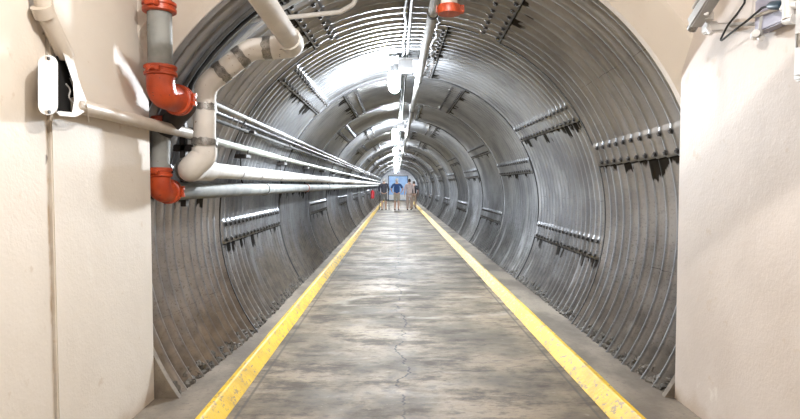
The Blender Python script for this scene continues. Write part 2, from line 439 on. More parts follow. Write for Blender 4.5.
# end of the tunnel
struct('wall_end', wall_bm(-2.2, 2.6, YEND, YEND+.2, -.1, 3.4), M['end_wall'])
bm = bmesh.new()
box(bm, (-.78, YEND-.06, 0), (-.70, YEND+.02, 2.42)); box(bm, (1.12, YEND-.06, 0), (1.20, YEND+.02, 2.42)); box(bm, (-.78, YEND-.06, 2.36), (1.20, YEND+.02, 2.44))
dr = struct('door_1', bm, M['frame'])
for x0, x1 in ((-.70, .20), (.22, 1.12)):
    bm = bmesh.new(); box(bm, (x0, YEND-.05, .02), (x1, YEND, 2.36), .01); lf = obj('door_leaf', bm, M['blue'], dr)
    bm = bmesh.new(); box(bm, (x0+.02, YEND-.056, .04), (x1-.02, YEND-.048, .55), .002); kp = obj('kick_plate', bm, M['white_plastic'], lf); kp['label'] = 'pale kick plate'
    bm = bmesh.new(); xh = x1-.08 if x0 < 0 else x0+.08; tube(bm, [(xh, YEND-.05, 1.0), (xh, YEND-.10, 1.02), (xh, YEND-.10, 1.22), (xh, YEND-.05, 1.24)], .012, seg=8); obj('door_handle', bm, M['grey_plastic'], lf)

# ------------------------------------------------------------ ceiling lights down the crown
LIGHTS = [7.0+7.28*i for i in range(7)]
names = ['nearest', 'second nearest', 'third nearest', 'fourth nearest', 'fifth nearest', 'second farthest', 'farthest, by the blue door']
for i, ly in enumerate(LIGHTS):
    t = thing('ceiling_light', 'glowing white lamp with junction box on the tunnel crown, %s' % names[i], 'lamp', (0.02, ly, 3.08), 'lamps along the tunnel crown')
    lx = -.02
    prof = [(0, .05), (.004, .062), (.02, .066), (.16, .066), (.205, .060), (.235, .045), (.25, .022), (.254, .006)]
    obj('lamp_globe', lathe((lx, ly, 2.86), (0, 0, -1), prof, 20), M['globe'], t, True)
    obj('lamp_socket', lathe((lx, ly, 2.93), (0, 0, -1), [(0, .04), (.005, .055), (.05, .058), (.075, .07), (.08, .07)], 20), M['grey_plastic'], t, True)
    bm = bmesh.new(); box(bm, (.03, ly-.11, 2.86), (.20, ly+.11, 3.0), .01); bx_ = obj('junction_box', bm, M['white_plastic'], t)
    bm = bmesh.new(); tube(bm, [(lx-.015, ly, 2.94), (.04, ly, 2.94)], .016, seg=10); obj('arm', bm, M['grey_plastic'], t, True)
    bm = bmesh.new(); box(bm, (.225, ly-.06, 2.82), (.235, ly+.06, 2.89), .003); box(bm, (.20, ly-.02, 2.87), (.23, ly+.02, 2.89), .002); box(bm, (.03, ly-.13, 2.975), (.26, ly-.10, 3.0), .002)
    obj('mounting_plate', bm, M['white_plastic'], t)
    bm = bmesh.new(); tube(bm, [(.045, ly, 2.99), (.045, ly, 3.10)], .009, seg=8); obj('hanger_rod', bm, M['grey_conduit'], t); bm = bmesh.new(); tube(bm, [(.18, ly, 2.99), (.18, ly, 3.10)], .009, seg=8); obj('hanger_rod', bm, M['grey_conduit'], t)

# cables along the crown
def wavy(x, z, y0, y1, ax, az, st, seed):
    r = random.Random(seed); out = []; y = y0
    while y < y1:
        out.append((x+r.uniform(-ax, ax), y, z+r.uniform(-az, az*.4))); y += st
    return out
c1 = obj('crown_cable', T(fillet(wavy(.085, 3.022, 3.9, 50, .014, .018, .3, 1), .1, 3), .012, seg=8), M['black'], None, True)
tag(c1, 'black cable running along the crown of the tunnel from lamp to lamp', 'cable')
c2 = obj('crown_conduit', T([(.132, 3.9, 3.034), (.132, 52, 3.034)], .014, seg=10), M['bracket'], None, True)
tag(c2, 'thin dark conduit beside the black cable on the tunnel crown', 'conduit')

# overhead round pipe
t = thing('overhead_pipe', 'pale grey straight pipe hanging right of the lamps down the tunnel', 'pipe', (.272, 3.0, 2.76))
obj('pipe', T([(.272, 2.4, 2.76), (.272, 54, 2.76)], .038, seg=18), M['pale_pipe'], t, True)
for i in range(18):
    yy = 4.3+i*2.76; bm = bmesh.new(); tube(bm, [(.272, yy-.022, 2.76), (.272, yy+.022, 2.76)], .044, seg=18); cl = obj('clamp', bm, M['grey_conduit'], t, True)
    bm = bmesh.new(); tube(bm, [(.272, yy, 2.80), (.272, yy, 3.10)], .007, seg=6); obj('hanger_rod', bm, M['bracket'], cl)
# ragged strip of tie wire right of the overhead pipe
c3 = obj('tie_wire', T(fillet(wavy(.40, 3.03, 4.0, 8.2, .02, .02, .1, 5), .05, 2), .009, seg=6), M['bracket'], None, True)
tag(c3, 'dark twisted wire fixed to the tunnel roof right of the overhead pipe', 'wire')

# drain stub with the orange collar
t = thing('drain_pipe', 'white vertical pipe end with orange collar at the top of the tunnel mouth', 'pipe', (.315, 3.46, 3.2))
p = at_y(449, 9, 3.5)
obj('pipe', T([(p.x, 3.5, p.z-.005), (p.x, 3.5, ZC)], .050, seg=20), M['white_pipe'], t, True)
o = obj('collar', lathe((p.x, 3.5, p.z-.03), (0, 0, 1), [(0, .055), (.0, .068), (.035, .072), (.05, .066), (.055, .052)], 22), M['orange'], t, True); o['label'] = 'orange collar'
for s in (-1, 1):
    bm = bmesh.new(); box(bm, (p.x+s*.062-.012, 3.48, p.z-.025), (p.x+s*.062+.022*s+.006, 3.52, p.z+.02), .003); obj('lug', bm, M['orange'], o)

# ------------------------------------------------------------ grey water main with orange fittings
def coupling(parent, c, d, r, name='coupling'):
    o = obj(name, lathe(Vector(c)-Vector(d).normalized()*.032, d, [(0, r*1.04), (.0, r*1.20), (.006, r*1.32), (.022, r*1.32), (.026, r*1.20), (.038, r*1.20), (.042, r*1.32), (.058, r*1.32), (.064, r*1.20), (.064, r*1.04)], 26), M['orange'], parent, True)
    o['label'] = 'orange grooved coupling'
    a, b = frame_of(Vector(d))
    for s in (-1, 1):
        q = Vector(c)+a*s*r*1.45
        bm = bmesh.new(); tube(bm, [q-b*.028, q+b*.028], .011, seg=8); tube(bm, [q-b*.038, q-b*.026], .017, seg=6); tube(bm, [q+b*.026, q+b*.038], .017, seg=6)
        tube(bm, [Vector(c)+a*s*r*1.05-b*.022, q-b*.022+a*s*.012], .014, seg=6); tube(bm, [Vector(c)+a*s*r*1.05+b*.022, q+b*.022+a*s*.012], .014, seg=6)
        obj('clamp_bolt', bm, M['orange'], o)
t = thing('water_main', 'grey steel water pipe with orange couplings dropping by the left wall and running down the tunnel', 'pipe', (-1.45, 3.6, 3.3))
ux, uy = -1.415, 3.515
obj('pipe', T([(ux, uy, 2.17), (ux, uy, 2.57)], .070, seg=26), M['gray_pipe'], t, True)
o = obj('pipe', T([(ux, uy, 2.57), (ux, uy, ZC)], .071, seg=26), M['oxide'], t, True); o['label'] = 'dark red pipe section'
coupling(t, (ux, uy, 2.56), (0, 0, 1), .074)
coupling(t, (ux, uy, 2.185), (0, 0, 1), .072)
e0 = Vector((ux, uy, 2.165)); e1 = Vector((ux, uy, 2.045)); e2 = Vector((ux+.03, uy+.20, 2.04))
el = obj('elbow', T(fillet([e0, e1, e2], .11, 12), .082, seg=26), M['orange'], t, True); el['label'] = 'orange elbow'
coupling(t, e2, e2-e1, .074)
# return bend that brings the pipe back down behind
e3 = e2+(e2-e1).normalized()*.13; e4 = Vector((-1.595, 3.955, 1.85))
obj('elbow', T(fillet([e2, e3, e4], .09, 10), .068, seg=22), M['bracket'], t, True)
coupling(t, (-1.585, 3.95, 1.93), (0, 0, 1), .062)
obj('pipe', T([(-1.595, 3.95, 1.91), (-1.60, 3.92, 1.56)], .066, seg=22), M['gray_pipe'], t, True)
coupling(t, (-1.60, 3.92, 1.585), (0, 0, 1), .066)
o = obj('elbow', T(fillet([(-1.60, 3.92, 1.60), (-1.60, 3.92, 1.455), (-1.59, 4.06, 1.455)], .10, 10), .074, seg=24), M['orange'], t, True); o['label'] = 'orange elbow'
coupling(t, (-1.59, 4.06, 1.455), (0, 1, 0), .066)
obj('pipe', T([(-1.59, 4.06, 1.455), (-1.50, 5.6, 1.455), (-1.50, 12, 1.45), (-1.50, 54, 1.45)], .064, seg=22), M['gray_pipe'], t, True)
for yy in (6.6, 9.6, 12.6, 15.6, 18.6, 21.6):
    bm = bmesh.new(); tube(bm, [(-1.5, yy-.03, 1.452), (-1.5, yy+.03, 1.452)], .073, seg=20); o = obj('coupling', bm, M['oxide'] if yy == 9.6 else M['gray_pipe'], t, True)

# ------------------------------------------------------------ white insulated pipe
t = thing('insulated_pipe', 'white jacketed pipe bending round the arch, then running down the left side', 'pipe', (-.9, 4.0, 2.6))
wp = [at_y(240, -34, 3.0), at_y(292, 43, 3.95), at_y(243, 46, 4.0), at_y(205, 86, 4.0), at_y(204.5, 156, 4.0), at_y(190, 172, 3.93), Vector((-1.45, 4.35, 1.615)), Vector((-1.45, 54, 1.60))]
wp[0] = Vector((-.78, 2.5, 2.60)); wp[1] = Vector((-.70, 4.02, 2.455)); wp[2] = Vector((-1.00, 4.02, 2.43))
wp[5] = Vector((-1.415, 3.965, 1.60))
seg1 = fillet(wp[:2], .1)
obj('pipe', T([wp[0], wp[0].lerp(wp[1], .985)], .068, seg=26), M['white_pipe'], t, True)
obj('elbow', T(fillet([wp[0].lerp(wp[1], .90), wp[1], wp[1].lerp(wp[2], .5)], .085, 10), .080, seg=26), M['white_pipe'], t, True)
obj('pipe', T(fillet([wp[1].lerp(wp[2], .35)]+wp[2:5], .16, 10), .074, seg=26), M['white_pipe'], t, True)
obj('elbow', T(fillet([wp[4].lerp(wp[3], .12), wp[4], wp[5], Vector((-1.45, 4.20, 1.615)), Vector((-1.45, 4.5, 1.615))], .13, 8), .084, radii=None, seg=26), M['white_pipe'], t, True)
obj('pipe', T([(-1.45, 4.3, 1.615), (-1.45, 54, 1.60)], .063, seg=26), M['white_pipe'], t, True)
def band(c, d, r, w=.05, name='tape_band', mat='tape'):
    c, d = Vector(c), Vector(d).normalized(); rn = random.Random(int(c.x*1000+c.z*100)); n = 28; a, b = frame_of(d); bm = bmesh.new(); rr = []
    for s in (-1, -.4, .4, 1):
        rr.append([bm.verts.new(c+d*(s*w+rn.uniform(-.006, .006))+(r+rn.uniform(0, .003))*(math.cos(2*PI*k/n)*a+math.sin(2*PI*k/n)*b)) for k in range(n)])
    for i in range(3):
        for k in range(n): bm.faces.new((rr[i][k], rr[i][(k+1) % n], rr[i+1][(k+1) % n], rr[i+1][k]))
    o = obj(name, bm, M[mat], t, True); o['label'] = 'crinkled foil tape' if mat == 'tape' else 'dark pipe strap'; return o
band(wp[2].lerp(wp[1], .42), wp[1]-wp[2], .0765, .035); band(wp[2].lerp(wp[1], .74), wp[1]-wp[2], .0775, .02)
band(wp[2].lerp(wp[3], .20), wp[3]-wp[2], .0765, .030); band(wp[2].lerp(wp[3], .62), wp[3]-wp[2], .0765, .030)
band(wp[3].lerp(wp[4], .30), wp[4]-wp[3], .0765, .022); band(wp[3].lerp(wp[4], .80), wp[4]-wp[3], .0860, .024)
band(Vector((-1.428, 4.00, 1.607)), Vector((-.12, 1, .0)), .0865, .025)
for yy in (5.3, 6.05, 7.1, 8.5, 10.2, 12.2, 14.5, 17): band((-1.45, yy, 1.615), (0, 1, 0), .0645, .008, 'strap', 'bracket')

# ------------------------------------------------------------ cream conduit with open elbow box
t = thing('conduit', 'cream painted conduit with an open elbow box on the left wall', 'conduit', (-1.54, 2.6, 2.4))
def wl(px, py, out=.045): return at_x(px, py, WL+out)
top = [wl(40, -14), wl(46, 14), wl(66, 56)]
obj('pipe', T(fillet(top, .06, 6), .038, seg=20), M['cream_pipe'], t, True)
obj('collar', T([wl(41, 6), wl(45.5, 17)], .043, seg=20), M['cream_pipe'], t, True)
run = [wl(74, 105), wl(150, 125), Vector((-1.478, 4.20, 1.868))]
obj('pipe', T([run[0], run[1]+Vector((.02, 0, 0)), run[2]], .037, seg=20), M['cream_pipe'], t, True)
obj('reducer', T([run[2]-Vector((0, .02, 0)), run[2]+Vector((0, .03, 0)), run[2]+Vector((0, .12, -.002))], 0, radii=[.046, .044, .034], seg=20), M['gray_pipe'], t, True)
obj('pipe', T([run[2], (-1.492, 5, 1.86), (-1.492, 9, 1.84), (-1.492, 54, 1.80)], .032, seg=16), M['green_pipe'], t, True)['label'] = 'pale green grey conduit run'
# elbow box body: wedge shell open on the room side, with the cover hanging on its left
def yz(px, py, x): 
    q = at_x(px, py, x); return q
bm = bmesh.new()
Wb = WL+.002
def hexa(pts_back, pts_front, bm):
    b = [bm.verts.new(p) for p in pts_back]; f = [bm.verts.new(p) for p in pts_front]; n = len(b)
    for i in range(n): bm.faces.new((b[i], b[(i+1) % n], f[(i+1) % n], f[i]))
    bm.faces.new(b); bm.faces.new(f[::-1])
xf = WL+.075
rim = [(63, 53), (73, 58), (80, 84), (86, 99), (84, 112), (77, 116.5), (72, 113), (74, 100), (73, 82)]
hexa([yz(x, y, Wb) for x, y in rim], [yz(x, y, xf) for x, y in rim], bm)
rim2 = [(56, 112), (60, 116), (76, 117), (78, 113), (60, 111)]
hexa([yz(x, y, Wb) for x, y in rim2], [yz(x, y, xf) for x, y in rim2], bm)
bmesh.ops.recalc_face_normals(bm, faces=bm.faces[:])
body = obj('elbow_box', bm, M['cream_pipe'], t); body['label'] = 'open cream conduit box'
bm = bmesh.new(); inn = [(56, 56), (66, 55), (74, 80), (78, 101), (75, 114), (57, 114)]
hexa([yz(x, y, Wb) for x, y in inn], [yz(x, y, WL+.030) for x, y in inn], bm); bmesh.ops.recalc_face_normals(bm, faces=bm.faces[:])
o = obj('opening', bm, M['hole'], body); o['label'] = 'black opening of the box'
bm = bmesh.new(); cy, czc = [], []
cov = []
for k in range(13): a = PI*k/12; cov.append((48+10*math.cos(a), 64-9*math.sin(a)))
for k in range(13): a = PI+PI*k/12; cov.append((48+10*math.cos(a), 106-9*math.sin(a)))
hexa([yz(x, y, WL+.070) for x, y in cov], [yz(x, y, WL+.082) for x, y in cov], bm); 
cov2 = [(48+(x-48)*.8, 85+(y-85)*.93) for x, y in cov]
hexa([yz(x, y, Wb) for x, y in cov2], [yz(x, y, WL+.071) for x, y in cov2], bm); bmesh.ops.recalc_face_normals(bm, faces=bm.faces[:])
cv = obj('cover_plate', bm, M['cream_pipe'], body)
for (x, y) in ((48, 58.5), (48.5, 112)):
    q = yz(x, y, WL+.082); bm = bmesh.new(); tube(bm, [q, q+Vector((.006, 0, 0))], .008, seg=10); obj('screw', bm, M['bracket'], cv)
bm = bmesh.new()
for pts in ([(66, 84), (71, 90), (68, 97), (74, 104), (76, 110)], [(70, 78), (74, 88), (79, 97), (74, 101)]):
    tube(bm, fillet([yz(x, y, WL+.06) for x, y in pts], .02, 3), .0035, seg=6)
obj('loose_wire', bm, M['grey_plastic'], body)['label'] = 'loose thin wires'
bm = bmesh.new(); tube(bm, [yz(86, 103, WL+.09), yz(89, 122, WL+.06)], .0025, seg=6); obj('string', bm, M['cream_pipe'], body)

# ------------------------------------------------------------ small conduits on the upper left
def arcpath(y, th0, th1, r, n=14): return [tpoint(th0+(th1-th0)*k/n, y, r) for k in range(n+1)]
specs = [('wall_conduit', 'grey conduit, upper of the pair, curving over the arch on the left side', 153.0, 4.02, 1.850, .016, 'grey_conduit', 84),
         ('wall_conduit', 'light grey conduit, lower of the pair, under the black cable on the left side', 149.4, 4.30, 1.855, .017, 'gray_pipe', 100),
         ('wall_cable', 'thick black cable following the arch and running down the left side of the tunnel', 151.2, 4.12, 1.862, .017, 'black', 90)]
for nm, lb, th, yb, r, rad, mt, thend in specs:
    a = arcpath(yb, thend, th-4, r); e = tpoint(th, yb+.28, r); pts = a+[tpoint(th-1.2, yb+.06, r), e]
    y = 7.0
    while y < 54: pts.append(tpoint(th, y, r)); y += 5
    o = obj(nm, T(fillet(pts, .08, 3), rad, seg=10), M[mt] if mt != 'gray_pipe' else M['pale_pipe'], None, True); tag(o, lb, 'cable' if mt == 'black' else 'conduit')
# white thin pipe looping off near the top
pts = [at_y(235, 24, 4.3), at_y(262, 19, 4.3), at_y(292, 17, 4.3), at_y(340, 12, 4.3), at_y(354, 4, 4.3), at_y(358, -14, 4.3)]
o = obj('loop_conduit', T(fillet(pts, .05, 5), .017, seg=12), M['white_pipe'], None, True); tag(o, 'thin white conduit curving up to the roof behind the white jacketed pipe', 'conduit')

# dark strut behind the pipes on the near left
t = thing('pipe_support', 'black upright strut behind the white pipe elbow at the left wall', 'bracket', (-1.55, 4.15, 1.3))
bm = bmesh.new(); box(bm, (-1.60, 4.30, 1.34), (-1.56, 4.36, 2.16), .003); obj('post', bm, M['bracket'], t)
bm = bmesh.new(); box(bm, (-1.64, 4.30, 2.03), (-1.36, 4.35, 2.075), .003); obj('arm', bm, M['bracket'], t); bm = bmesh.new(); box(bm, (-1.65, 4.30, 1.75), (-1.47, 4.35, 1.80), .003); obj('arm', bm, M['bracket'], t)

# brackets along the wall: one proto, copied
def make_bracket():
    t = thing('pipe_bracket', 'dark steel arm with hanger strap holding the pipes on the left tunnel wall', 'bracket', (0, 0, 0), 'pipe brackets on the left wall')
    bm = bmesh.new(); box(bm, (-1.62, -.09, 1.765), (-1.46, .09, 1.80), .004); obj('arm', bm, M['bracket'], t)
    bm = bmesh.new(); tube(bm, [(-1.545, 0, 1.79), (-1.545, 0, 1.86), (-1.52, 0, 1.892), (-1.49, 0, 1.892), (-1.465, 0, 1.86), (-1.465, 0, 1.79)], .006, seg=6); obj('u_bolt', bm, M['bracket'], t)
    bm = bmesh.new(); tube(bm, [(-1.537, 0, 1.77), (-1.537, 0, 1.60), (-1.53, 0, 1.54), (-1.515, 0, 1.51)], .007, seg=6); obj('hanger_rod', bm, M['bracket'], t)
    bm = bmesh.new(); box(bm, (-1.55, -.05, 2.005), (-1.39, .05, 2.03), .003); box(bm, (-1.56, -.02, 1.995), (-1.53, .02, 2.06), .003); obj('clip', bm, M['bracket'], t)
    return t
kids = None; proto = make_bracket(); kids = list(proto.children)
byy = [5.75, 7.7, 9.7, 11.9, 14.1, 16.5, 19, 22, 25, 28, 32, 36]
proto.location.y = byy[0]
for yy in byy[1:]:
    r = proto.copy(); C.objects.link(r); r.location.y = yy
    for ch in kids: c = ch.copy(); C.objects.link(c); c.parent = r

# ------------------------------------------------------------ gear on the right wall
t = thing('security_camera', 'small grey and white camera on a swivel arm, high on the right wall', 'camera', (1.7, 3.4, 2.45))
def rw(px, py, off=.06): return at_x(px, py, WR-off)
bm = bmesh.new(); q = rw(706, 6, .22); Mx = Matrix.Translation(q) @ Matrix.Rotation(math.radians(-28), 4, 'X') @ Matrix.Rotation(math.radians(0), 4, 'Z')
box(bm, (-.035, -.10, -.030), (.035, .13, .035), .008, Mx); obj('housing', bm, M['grey_plastic'], t)
bm = bmesh.new(); q2 = Mx @ Vector((0, .125, 0)); q3 = Mx @ Vector((0, .165, -.005)); tube(bm, [q2, q3], .026, seg=16); obj('lens', bm, M['tape'], t, True)
bm = bmesh.new(); box(bm, (-.042, -.20, .036), (.042, .06, .046), .004, Mx); box(bm, (-.03, -.22, -.0), (.03, -.1, .01), .003, Mx); obj('sun_shield', bm, M['white_plastic'], t)
bm = bmesh.new(); a0 = q+Vector((.0, 0, -.035)); a1 = rw(708, 16, .18); tube(bm, [a0, a1], .012, seg=10); tube(bm, [a1+Vector((0, 0, .016)), a1-Vector((0, 0, .02))], .028, seg=14); tube(bm, [a1, rw(708, 26, .14)], .015, seg=10); obj('swivel', bm, M['white_plastic'], t, True)
bm = bmesh.new(); a2 = rw(708, 27, .14); box(bm, (a2.x-.025, a2.y-.05, a2.z-.035), (WR-.0005, a2.y-.015, a2.z+.01), .008); box(bm, (a2.x-.028, a2.y-.055, a2.z-.04), (a2.x+.03, a2.y+.02, a2.z+.02), .008); obj('wall_bracket', bm, M['white_plastic'], t)
bm = bmesh.new(); a3 = a2+Vector((-.02, -.03, -.01)); tube(bm, [a3, a3+Vector((0, -.04, -.045))], .011, seg=8); obj('cable_gland', bm, M['white_plastic'], t, True)
# horizontal strut conduit
o = obj('wall_rod', T([rw(716, 25, .05), rw(772, 23, .05)], .011, seg=10), M['grey_plastic'], None, True); tag(o, 'thin pale rod along the right wall between the camera and the junction box', 'rod')
# cable from above to V shape and plug
t = thing('hanging_cable', 'black cable hanging in a V with a navy plug, high on the right wall', 'cable', (1.75, 3.0, 2.6))
cpts = [rw(746, -14, .08), rw(744.5, 3, .08), rw(737, 14, .08), rw(728, 25, .09), rw(718.5, 43, .09), rw(731, 33, .09), rw(748, 20, .09), rw(762, 8, .10), rw(770, 5.5, .10)]
obj('cord', T(fillet(cpts, .012, 4), .0055, seg=8), M['black'], t, True)
a, b = rw(768, 5.6, .10), rw(782, 5, .10); obj('plug', T([a, a.lerp(b, .25), a.lerp(b, .8), b], 0, radii=[.009, .019, .021, .017], seg=12), M['navy'], t, True)['label'] = 'navy plug'
# box and valve body
t = thing('junction_box', 'blue grey wall box with white fittings beside the navy plug on the right wall', 'box', (1.8, 2.8, 2.35))
c0, c1_ = rw(768, 0, .0), rw(796, 21, .0)
bm = bmesh.new(); box(bm, (WR-.065, 2.64, rw(784, 21, .065).z), (WR, 2.88, rw(784, -14, .065).z), .006); obj('body', bm, M['lilac'], t)
bm = bmesh.new(); q = rw(789, 8, .09)
tube(bm, [rw(788, -12, .095), rw(789, 19, .095)], .026, seg=14); tube(bm, [rw(783, 8, .09), rw(799, 4, .09)], .018, seg=12); tube(bm, [rw(786, 20, .09), rw(795, 19, .09)], .022, seg=12); obj('fitting', bm, M['white_plastic'], t, True)
bm = bmesh.new(); tube(bm, [rw(752, 17, .07), rw(788, 5, .075)], .009, seg=8); obj('brace', bm, M['white_pipe'], t, True)
bm = bmesh.new(); tube(bm, [rw(763, 14, .06), rw(760, 36, .06)], .013, seg=10); box(bm, (WR-.075, rw(766, 20, 0).y-.02, rw(766, 24, .03).z-.05), (WR, rw(760, 20, 0).y+.0, rw(766, 12, .03).z), .003) if False else None
obj('drop_leg', bm, M['grey_plastic'], t, True)
bm = bmesh.new(); tube(bm, [rw(753, 34, .055), rw(762, 38.5, .055)], .014, seg=10); tube(bm, [rw(754, 37, .05), rw(756, 33, .09)], .018, seg=10); obj('nozzle', bm, M['white_plastic'], t, True)
# white panel at the frame's edge
t = thing('wall_cabinet', 'white flat cabinet at the right edge, fixed high on the right wall', 'cabinet', (1.8, 2.5, 2.3))
yc = rw(794, 40, .10).y; zb = rw(797, 81, .10).z
bm = bmesh.new(); box(bm, (WR-.10, yc-.7, zb), (WR, yc, zb+.85), .008); obj('body', bm, M['white_plastic'], t)
bm = bmesh.new(); box(bm, (WR-.112, yc-.68, zb+.02), (WR-.099, yc-.02, zb+.83), .004); d_ = obj('door', bm, M['white_plastic'], t)
bm = bmesh.new(); box(bm, (WR-.12, yc-.045, zb+.14), (WR-.110, yc-.035, zb+.20), .002); obj('hinge', bm, M['grey_plastic'], d_)

# ------------------------------------------------------------ fire extinguisher far down on the left
t = thing('fire_extinguisher', 'red fire extinguisher on the left wall far down the tunnel', 'extinguisher', (-1.5, 36, .7))
ex = Vector((-1.47, 36, .66))
obj('cylinder', lathe(ex, (0, 0, 1), [(0, .09), (.02, .11), (.42, .11), (.48, .07), (.50, .035), (.53, .03)], 16), M['red'], t, True)
bm = bmesh.new(); box(bm, (ex.x-.02, ex.y-.09, ex.z+.52), (ex.x+.02, ex.y+.05, ex.z+.58), .004); obj('handle', bm, M['black'], t)
bm = bmesh.new(); tube(bm, fillet([ex+Vector((.02, -.05, .54)), ex+Vector((.13, -.08, .45)), ex+Vector((.13, -.08, .15))], .05, 4), .012, seg=8); obj('hose', bm, M['black'], t, True)
bm = bmesh.new(); box(bm, (-1.66, ex.y-.03, ex.z+.2), (ex.x-.09, ex.y+.03, ex.z+.24), .003); obj('bracket', bm, M['bracket'], t)

# ------------------------------------------------------------ people
def skin_mesh(chains, root=0, level=2):
    """chains: list of lists of (co, rx, ry); identical co are shared"""
    bm = bmesh.new(); lay = bm.verts.layers.skin.verify(); idx = {}
    def g(p):
        k = tuple(round(c, 4) for c in p[0])
        if k not in idx:
            v = bm.verts.new(p[0]); v[lay].radius = (p[1], p[2]); v[lay].use_root = len(idx) == 0; idx[k] = v
        return idx[k]
    for ch in chains:
        for a, b in zip(ch, ch[1:]):
            va, vb = g(a), g(b)
            if not bm.edges.get((va, vb)): bm.edges.new((va, vb))
    me = bpy.data.meshes.new('tmp'); bm.to_mesh(me); bm.free()
    o = bpy.data.objects.new('tmp', me); C.objects.link(o)
    o.modifiers.new('s', 'SKIN').use_smooth_shade = True; sb = o.modifiers.new('d', 'SUBSURF'); sb.levels = level; sb.render_levels = level
    dg = bpy.context.evaluated_depsgraph_get(); dg.update(); m2 = bpy.data.meshes.new_from_object(o.evaluated_get(dg))
    bpy.data.objects.remove(o); out = bmesh.new(); out.from_mesh(m2); bpy.data.meshes.remove(m2); return out
def head_bm(bm, c, s=1.0, turn=0):
    r = bmesh.ops.create_uvsphere(bm, u_segments=20, v_segments=14, radius=1)
    for v in r['verts']:
        x, y, z = v.co; w = .078*(1-.18*max(0, -z)); 
        p = Vector((x*w, y*.098, z*.118))
        if y > .75 and abs(x) < .25 and -.35 < z < .05: p.y += .022      # nose
        if y > .6 and .15 < abs(x) < .55 and .0 < z < .25: p.y -= .008      # eye sockets
        if y > .7 and abs(x) < .35 and -.62 < z < -.45: p.y += .006         # lips
        p = Matrix.Rotation(turn, 3, 'Z') @ p
        v.co = Vector(c)+p*s
    for sx in (-1, 1):   # ears
        r = bmesh.ops.create_icosphere(bm, subdivisions=1, radius=.026)
        for v in r['verts']: v.co = Vector(c)+Matrix.Rotation(turn, 3, 'Z') @ Vector((sx*.080+v.co.x*.4, -.005+v.co.y*.8, v.co.z*1.2))*s
def person(name_label, x, yv, h, top, bottom, hair, shoe, arms='down', shorts=True, stride=.10, longtop=False, turn=0, skirtw=0, shirt_name='shirt', sleeves=False):
    k = h/1.74; O = Vector((x, yv, 0))
    def P(a, b, c): return O+Vector((a, b, c))*k
    t = thing('person', name_label, 'person', (x, yv, 0))
    def hand_chains(w, hd, sx):
        out = []
        d = (hd-w).normalized(); side = Vector((0, 1, 0)) if abs(d.y) < .7 else Vector((1, 0, 0))
        for q, ln in enumerate((.060, .072, .078, .070)):
            b0 = hd+side*(q-1.5)*-.019*k; out.append([(w.lerp(hd, .9), .022*k, .014*k), (b0, .0095*k, .0095*k), (b0+d*ln*.55*k, .0085*k, .0085*k), (b0+d*ln*k+Vector((-sx*.016, 0, 0))*k, .0075*k, .0075*k)])
        tb = w.lerp(hd, .3); out.append([(tb, .012*k, .012*k), (tb+side*.035*k+d*.02*k, .010*k, .010*k), (tb+side*.045*k+d*.055*k, .0085*k, .0085*k)])
        return out
    arms_pts = {}
    for sx in (-1, 1):
        sh = P(sx*.185, 0, 1.42)
        if arms == 'push': el_, wr, hd = P(sx*.26, .02, 1.14), P(sx*.24, .27, 1.02), P(sx*.235, .36, 1.0)
        elif arms == 'hips': el_, wr, hd = P(sx*.33, -.06, 1.17), P(sx*.27, .08, 1.0), P(sx*.22, .13, .96)
        else: el_, wr, hd = P(sx*.25, -.03*sx, 1.14), P(sx*.27, .06+.05*sx, .90), P(sx*.265, .09+.05*sx, .81)
        arms_pts[sx] = (sh, el_, wr, hd)
    pel = P(0, 0, .97); ch = [[(pel, .13*k, .10*k), (P(0, 0, 1.12), .125*k, .095*k), (P(0, 0, 1.30), .155*k, .11*k), (P(0, -.01, 1.42), .10*k, .08*k), (P(0, 0, 1.50), .052*k, .054*k), (P(0, .015, 1.58), .055*k, .06*k)]]
    legs = {}
    for sx in (-1, 1):
        sh, el_, wr, hd = arms_pts[sx]
        ch.append([(P(0, -.01, 1.42), .10*k, .08*k), (sh, .058*k, .058*k), (sh.lerp(el_, .5), .050*k, .050*k), (el_, .040*k, .040*k), (el_.lerp(wr, .4), .039*k, .038*k), (wr, .026*k, .024*k), (hd, .036*k, .018*k)])
        ch += []
        st = stride*sx
        hip, kn, an = P(sx*.09, 0, .88), P(sx*.10, st*.6+.02, .50), P(sx*.10, st, .09)
        legs[sx] = (hip, kn, an)
        ch.append([(pel, .13*k, .10*k), (hip, .088*k, .09*k), (hip.lerp(kn, .5), .075*k, .075*k), (kn, .054*k, .056*k), (kn.lerp(an, .35)+Vector((0, -.015, 0)), .054*k, .058*k), (an, .036*k, .040*k), (P(sx*.11, st+.09, .045), .036*k, .026*k), (P(sx*.115, st+.17, .035), .030*k, .02*k)])
    bm = skin_mesh(ch)
    for sx in (-1, 1):
        for c in hand_chains(arms_pts[sx][2], arms_pts[sx][3], sx):
            b2 = skin_mesh([c], level=1); m = bpy.data.meshes.new('x'); b2.to_mesh(m); b2.free(); bm.from_mesh(m); bpy.data.meshes.remove(m)
    head_bm(bm, P(0, .02, 1.63), k, turn)
    obj('body', bm, M['skin'], t, True)
    # shirt
    e = .016*k; low = .66 if longtop else .87; W = .17 if longtop else .150
    ch = [[(P(0, 0, low), (W+.02)*k, .125*k), (P(0, 0, 1.10), .172*k+skirtw, .12*k), (P(0, 0, 1.30), .192*k, .128*k), (P(0, -.01, 1.43), .115*k, .095*k), (P(0, 0, 1.48), .065*k, .066*k)]]
    for sx in (-1, 1):
        sh, el_, wr, hd = arms_pts[sx]; ch.append([(P(0, -.01, 1.43), .115*k, .095*k), (sh, .078*k, .076*k), (sh.lerp(el_, .9), .066*k, .064*k)]+([(el_, .062*k, .06*k), (el_.lerp(wr, .9), .048*k, .048*k)] if sleeves else []))
    obj(shirt_name, skin_mesh(ch), top, t, True)
    ch = []
